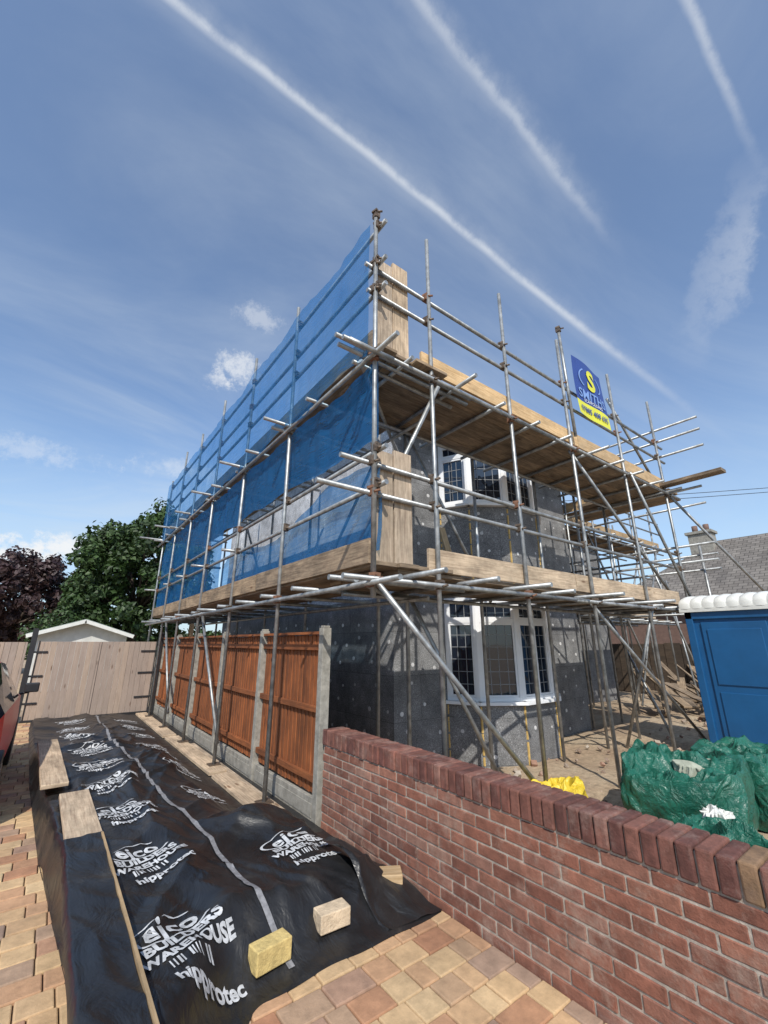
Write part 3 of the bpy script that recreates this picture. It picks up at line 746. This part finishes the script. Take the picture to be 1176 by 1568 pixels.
gr = empty('garage'); g = MB(); gx0, gx1, gy0 = -.55, 2.35, 20
M_gr = mat_simple('garage_roof', (.30, .34, .31), .8, 0, .2, 5)
mxg = (gx0+gx1)/2; hw = (gx1-gx0)/2; ez, rz_ = 1.98, 2.46
g.abox(gx0, gx1, gy0, gy0+5, 0, ez, 0)
g.face([(gx0, gy0-.002, ez), (gx1, gy0-.002, ez), (mxg, gy0-.002, rz_-.03)], [(0, 0)]*3, 0)
for s_ in (-1, 1):
    sl_ = Vector((s_*(hw+.2), 0, -(rz_-ez)*(hw+.2)/hw)); mid_ = Vector((mxg, 0, rz_))+sl_/2; nn = Vector((0, 1, 0)).cross(sl_).normalized()
    if nn.z < 0: nn = -nn
    g.box(mid_+Vector((0, gy0+2.4, 0)), sl_/2, (0, 2.75, 0), nn*.03, 1)
    g.box(mid_+Vector((0, gy0-.38, 0))-nn*.05, sl_/2, (0, .02, 0), nn*.06, 2)
g.obj('garage_shell', [M_render, M_gr, M_roofw], gr)

# ------------------------------------------------------------ trees
def mat_leaf(name, a, b_, c_):
    m, nt, b = newmat(name)
    r = ramp(nt, [(0, a), (.5, b_), (1, c_)]); L(nt, island(nt), r.inputs[0])
    f = noisetex(nt, objco(nt), .8, 3); fr_ = ramp(nt, [(.35, (.6, .6, .6)), (.65, (1.25, 1.25, 1.2))]); L(nt, f, fr_.inputs[0])
    L(nt, mixc(nt, r.outputs[0], fr_.outputs[0], 1, 'MULTIPLY'), b.inputs['Base Color']); b.inputs['Roughness'].default_value = .55
    tl = N(nt, 'ShaderNodeBsdfTranslucent'); L(nt, r.outputs[0], tl.inputs[0]); ms = N(nt, 'ShaderNodeMixShader'); ms.inputs[0].default_value = .2
    L(nt, b.outputs[0], ms.inputs[1]); L(nt, tl.outputs[0], ms.inputs[2]); L(nt, ms.outputs[0], nt.nodes['Material Output'].inputs[0]); return m
M_leafg = mat_leaf('green_leaves', (.024, .048, .013), (.038, .076, .019), (.065, .115, .033))
M_leafp = mat_leaf('purple_leaves', (.035, .018, .022), (.06, .032, .035), (.09, .055, .05))
M_bark = mat_simple('bark', (.08, .06, .045), .9, 0, .3, 8, .8)
def tree(name, x, y, cz, rx, rz, n, leafm, seed, leaf=.17, zb=0):
    rnd = random.Random(seed); e = empty(name); g = MB()
    g.tube((x, y, 0), (x+.1, y, cz-rz*.3), .28, 0, 10, .16)
    cl = []
    for i in range(n):
        d = Vector((rnd.gauss(0, 1), rnd.gauss(0, 1), rnd.gauss(0, 1))).normalized(); r = rnd.uniform(.2, 1)**.45
        r *= 1+.24*noise.noise(d*1.8+Vector((seed, 0, 0)))
        cl.append(Vector((x+d.x*rx*r, y+d.y*rx*r, cz+d.z*rz*r)))
    for c in cl[::max(1, n//26)]: 
        mid = Vector((x, y, cz-rz*.4)).lerp(c, .5)+Vector((0, 0, -.2)); g.tube((x+.05, y, cz-rz*.45), mid, .1, 0, 6, .06); g.tube(mid, c, .06, 0, 6, .02)
    g.obj('trunk_and_limbs', [M_bark], e); g = MB()
    for c in cl:
        cr = rnd.uniform(.3, .65)
        for k in range(80):
            d = Vector((rnd.gauss(0, 1), rnd.gauss(0, 1), rnd.gauss(0, .8))).normalized()*cr*rnd.uniform(.5, 1)
            a = (d.normalized()+Vector((rnd.gauss(0, .5), rnd.gauss(0, .5), rnd.gauss(0, .5)+.4))).normalized(); t = a.orthogonal().normalized(); t = Matrix.Rotation(rnd.uniform(0, 6.28), 3, a) @ t; s = t.cross(a); l = leaf*rnd.uniform(.6, 1.3); p = c+d
            g.face([p-t*l*.5, p+s*l*.3, p+t*l*.5-a*l*.1, p-s*l*.3], [(0, 0)]*4)
    g.obj('foliage', [leafm], e)
tree('horse_chestnut_tree', 3.3, 26.5, 5.0, 3.7, 3.8, 400, M_leafg, 3, .27)
tree('copper_beech_tree', -1.9, 33, 3.9, 3.6, 2.9, 230, M_leafp, 5, .30)
tree('copper_beech_tree', -7.5, 33, 3.6, 4.2, 2.8, 200, M_leafp, 9, .30)
tree('shrub', .5, 25, 2.0, 1.5, 1.3, 50, M_leafg, 11, .18)
g = MB(); rnd = random.Random(2)
for i in range(9000):
    t = rnd.uniform(-1.2, 2.2); rr_ = rnd.uniform(58, 64); x = rr_*math.sin(t); y = rr_*math.cos(t); zt = 3.2+1.6*noise.noise(Vector((t*9, 0, 0)))
    z = rnd.uniform(0, zt); l = .9; a = Vector((rnd.gauss(0, 1), rnd.gauss(0, 1), rnd.gauss(0, 1))).normalized(); t_ = a.orthogonal().normalized(); s = t_.cross(a); p = Vector((x, y, z))
    g.face([p-t_*l*.5, p+s*l*.4, p+t_*l*.5, p-s*l*.4], [(0, 0)]*4)
g.obj('distant_trees', [M_leafg])

# ------------------------------------------------------------ red car (mostly out of frame)
car = empty('red_car'); g = MB(); cy0 = 5.35; CX = -1.06
M_red = mat_simple('red_car_paint', (.78, .02, .03), .3, 0, .03, 2, .0)
st = [(0, .45, .60, .62, .55), (.15, .36, .80, .84, .72), (.7, .30, .96, 1.38, .84), (1.6, .30, .98, 1.47, .87), (2.5, .30, .96, 1.42, .87), (3.15, .30, .93, 1.02, .87), (3.8, .32, .82, .88, .84), (4.05, .40, .62, .66, .66)]
def sec(i):
    y, zb, zs, zr, w = st[i]; wr = w*.72 if zr-zs > .2 else w*.8
    h = [(w*.9, zb), (w, zb+.12), (w*1.0, (zb+zs)/2), (w*.97, zs), (wr, zr-.04 if zr-zs > .05 else zr-.01), (wr*.8, zr), (0, zr+.02)]
    return [(CX+a, cy0+y, z) for a, z in h]+[(CX-a, cy0+y, z) for a, z in h[-2::-1]]
S_ = [sec(i) for i in range(len(st))]
for i in range(len(st)-1):
    for j in range(len(S_[0])-1):
        glass = j in (3, 8) and 1 <= i <= 3
        if j in (5, 6, 4, 7) and i in (1, 4): glass = True
        g.face([S_[i][j], S_[i][j+1], S_[i+1][j+1], S_[i+1][j]], [(0, 0)]*4, 1 if glass else 0, not glass)
g.face(S_[0], [(0, 0)]*13, 0); g.face(S_[-1][::-1], [(0, 0)]*13, 0)
g.obj('body', [M_red, M_glass], car)
g = MB()
for sx in (-.80, .80):
    for yy in (.75, 3.25): g.tube((CX+sx-.1, cy0+yy, .31), (CX+sx+.08, cy0+yy, .31), .31, 0, 24); g.tube((CX+sx-.11, cy0+yy, .31), (CX+sx+.085, cy0+yy, .31), .2, 1, 16)
    s_ = 1 if sx > 0 else -1
    g.box((CX+s_*.96, cy0+2.72, 1.05), (.08, 0, .0), (0, .05, 0), (0, 0, .06), 0); g.beam((CX+s_*.84, cy0+2.75, .97), (CX+s_*.95, cy0+2.73, 1.0), .06, .03, 0)
    g.box((CX+s_*.70, cy0+4.0, .66), (.12, 0, 0), (0, .06, 0), (0, 0, .06), 1)
g.obj('wheels_and_mirrors', [M_black, M_steel], car, bevel=.03, seg=3)

# ------------------------------------------------------------ world
world = bpy.data.worlds.new('World'); scene.world = world; world.use_nodes = True; nt = world.node_tree
bg = nt.nodes['Background']; bg.inputs[1].default_value = .145
AZ = math.radians(36); EL = math.radians(43)
sun = Vector((-math.sin(AZ)*math.cos(EL), -math.cos(AZ)*math.cos(EL), math.sin(EL)))
sky = N(nt, 'ShaderNodeTexSky', sky_type='NISHITA'); sky.sun_disc = False; sky.sun_elevation = EL; sky.sun_rotation = math.pi+AZ; sky.air_density = 1.0; sky.dust_density = .7; sky.ozone_density = 1.6
co = nt.nodes.new('ShaderNodeTexCoord').outputs['Generated']
def vm(op, a, b=None):
    n = N(nt, 'ShaderNodeVectorMath', operation=op)
    for i, v in enumerate((a, b)):
        if v is None: continue
        if hasattr(v, 'is_linked'): L(nt, v, n.inputs[i])
        else: n.inputs[i].default_value = v
    return n.outputs['Value'] if op in ('DOT_PRODUCT', 'LENGTH', 'DISTANCE') else n.outputs[0]
def mm(op, a, b=None, clamp=False):
    n = N(nt, 'ShaderNodeMath', operation=op); n.use_clamp = clamp
    for i, v in enumerate((a, b)):
        if v is None: continue
        if hasattr(v, 'is_linked'): L(nt, v, n.inputs[i])
        else: n.inputs[i].default_value = v
    return n.outputs[0]
def mrange(v, a, b, c, d, smooth=True):
    n = N(nt, 'ShaderNodeMapRange'); n.interpolation_type = 'SMOOTHSTEP' if smooth else 'LINEAR'; L(nt, v, n.inputs[0])
    for i, t in enumerate((a, b, c, d)): n.inputs[i+1].default_value = t
    return n.outputs[0]
wob = mm('SUBTRACT', noisetex(nt, co, 16, 6, .65), .5); wob2 = mm('SUBTRACT', noisetex(nt, co, 2.2, 2, .5), .5)
patch = noisetex(nt, co, 16, 8, .75); fine = noisetex(nt, co, 34, 8, .7)
col = mixc(nt, sky.outputs[0], (.94, 1.12, 1.28), 1.0, 'MULTIPLY')
sx = N(nt, 'ShaderNodeSeparateXYZ'); L(nt, co, sx.inputs[0]); zz = mm('ADD', mm('MAXIMUM', sx.outputs[2], 0.0), .16)
cx = N(nt, 'ShaderNodeCombineXYZ'); L(nt, mm('DIVIDE', sx.outputs[0], zz), cx.inputs[0]); L(nt, mm('DIVIDE', sx.outputs[1], zz), cx.inputs[1])
mp = N(nt, 'ShaderNodeMapping'); mp.inputs['Rotation'].default_value = (0, 0, .5); mp.inputs['Scale'].default_value = (.55, 1.3, 1); L(nt, cx.outputs[0], mp.inputs[0])
c1 = noisetex(nt, mp.outputs[0], 1.0, 9, .60, .8); c2 = noisetex(nt, cx.outputs[0], .55, 4, .5)
ci = mm('MULTIPLY', mrange(c1, .34, .78, 0, 1), mrange(c2, .32, .62, .35, 1))
ci = mm('ADD', mm('MULTIPLY', ci, .62), .10)
WH = (4.6, 5.15, 5.7)
col = mixc(nt, col, WH, ci)
col = mixc(nt, col, (4.0, 5.15, 6.2), mrange(sx.outputs[2], 0, .5, .6, 0))
def contrail(a, b, w, op, ends=(0, 1), soft=.0, wa=.006, wd=.02):
    global col
    a, b = Vector(a).normalized(), Vector(b).normalized(); n = a.cross(b).normalized(); k = (b-a*b.dot(a)).normalized(); s2 = b.dot(k); mid = (a+b).normalized()
    d = mm('ADD', vm('DOT_PRODUCT', co, tuple(n)), mm('ADD', mm('MULTIPLY', wob, wa), mm('MULTIPLY', wob2, wd)))
    msk = mrange(mm('ABSOLUTE', d), 0, w, 1, 0)
    al = vm('DOT_PRODUCT', co, tuple(k)); msk = mm('MULTIPLY', msk, mrange(al, s2-.2, s2+.03, 1, 0))
    if ends[0]: msk = mm('MULTIPLY', msk, mrange(al, -.05, .1, 0, 1))
    msk = mm('MULTIPLY', msk, mrange(vm('DOT_PRODUCT', co, tuple(mid)), 0, .2, 0, 1))
    msk = mm('MULTIPLY', msk, mrange(patch, .25, .65, op*.45, op))
    col = mixc(nt, col, (5.3, 5.6, 6.0), mm('MINIMUM', msk, 1.0))
contrail((-.0393, .7776, 1.4531), (1.1742, .2438, .4711), .0105, .62, wa=.010)
contrail((-.0393, .7776, 1.4531), (1.1742, .2438, .4711), .035, .16, wa=.03)
contrail((.4237, .4289, 1.4531), (.9121, .281, .8846), .012, .36, wa=.022)
contrail((.4237, .4289, 1.4531), (.9121, .281, .8846), .035, .18, wa=.05)
contrail((.9361, .0431, 1.4531), (1.1568, .0254, 1.0692), .010, .5, wa=.012)
contrail((1.1568, .03, 1.08), (1.0802, .2602, .6114), .045, .32, (1, 1), wa=.16)
def puff(d, r, op, sq=1.6):
    global col
    d = Vector(d).normalized(); df = vm('SUBTRACT', co, tuple(d)); sc_ = vm('MULTIPLY', df, (1, 1, sq)); ds = vm('LENGTH', sc_)
    ds = mm('ADD', ds, mm('ADD', mm('MULTIPLY', mm('SUBTRACT', patch, .5), r*3.4), mm('MULTIPLY', mm('SUBTRACT', fine, .5), r*2.2))); col = mixc(nt, col, (6.2, 6.35, 6.5), mrange(ds, r*.0, r*1.0, op, 0))
puff((.2402, .8918, .6143), .062, .62); puff((.2687, .8268, .7266), .05, .35, 2.4); puff((.20, .90, .58), .035, .4)
puff((-.1084, 1.3153, .198), .085, .98, 2.2); puff((-.0123, 1.2374, .2127), .07, .95, 2); puff((-.1, 1.2, .42), .10, .3, 4); puff((.2, 1.0, .38), .12, .3, 5); puff((-.3, 1.1, .17), .1, .8, 3)
L(nt, col, bg.inputs[0])
sl = bpy.data.lights.new('sun', 'SUN'); sl.energy = 4.4; sl.angle = math.radians(.5); sl.color = (1, .95, .87)
so = bpy.data.objects.new('sun', sl); scene.collection.objects.link(so); so.rotation_euler = sun.to_track_quat('Z', 'Y').to_euler(); so.location = sun*60

# ------------------------------------------------------------ camera
cam = bpy.data.cameras.new('camera'); cam.sensor_fit = 'VERTICAL'; cam.sensor_height = 36; cam.sensor_width = 27; cam.lens = 14.85; cam.clip_end = 1500; cam.clip_start = .05
cmo = bpy.data.objects.new('camera', cam); scene.collection.objects.link(cmo); cmo.location = (0, 0, 1.65)
p = math.radians(17.18); f = Vector((.6016*math.cos(p), .7988*math.cos(p), math.sin(p))); cmo.rotation_euler = f.to_track_quat('-Z', 'Y').to_euler()
scene.camera = cmo
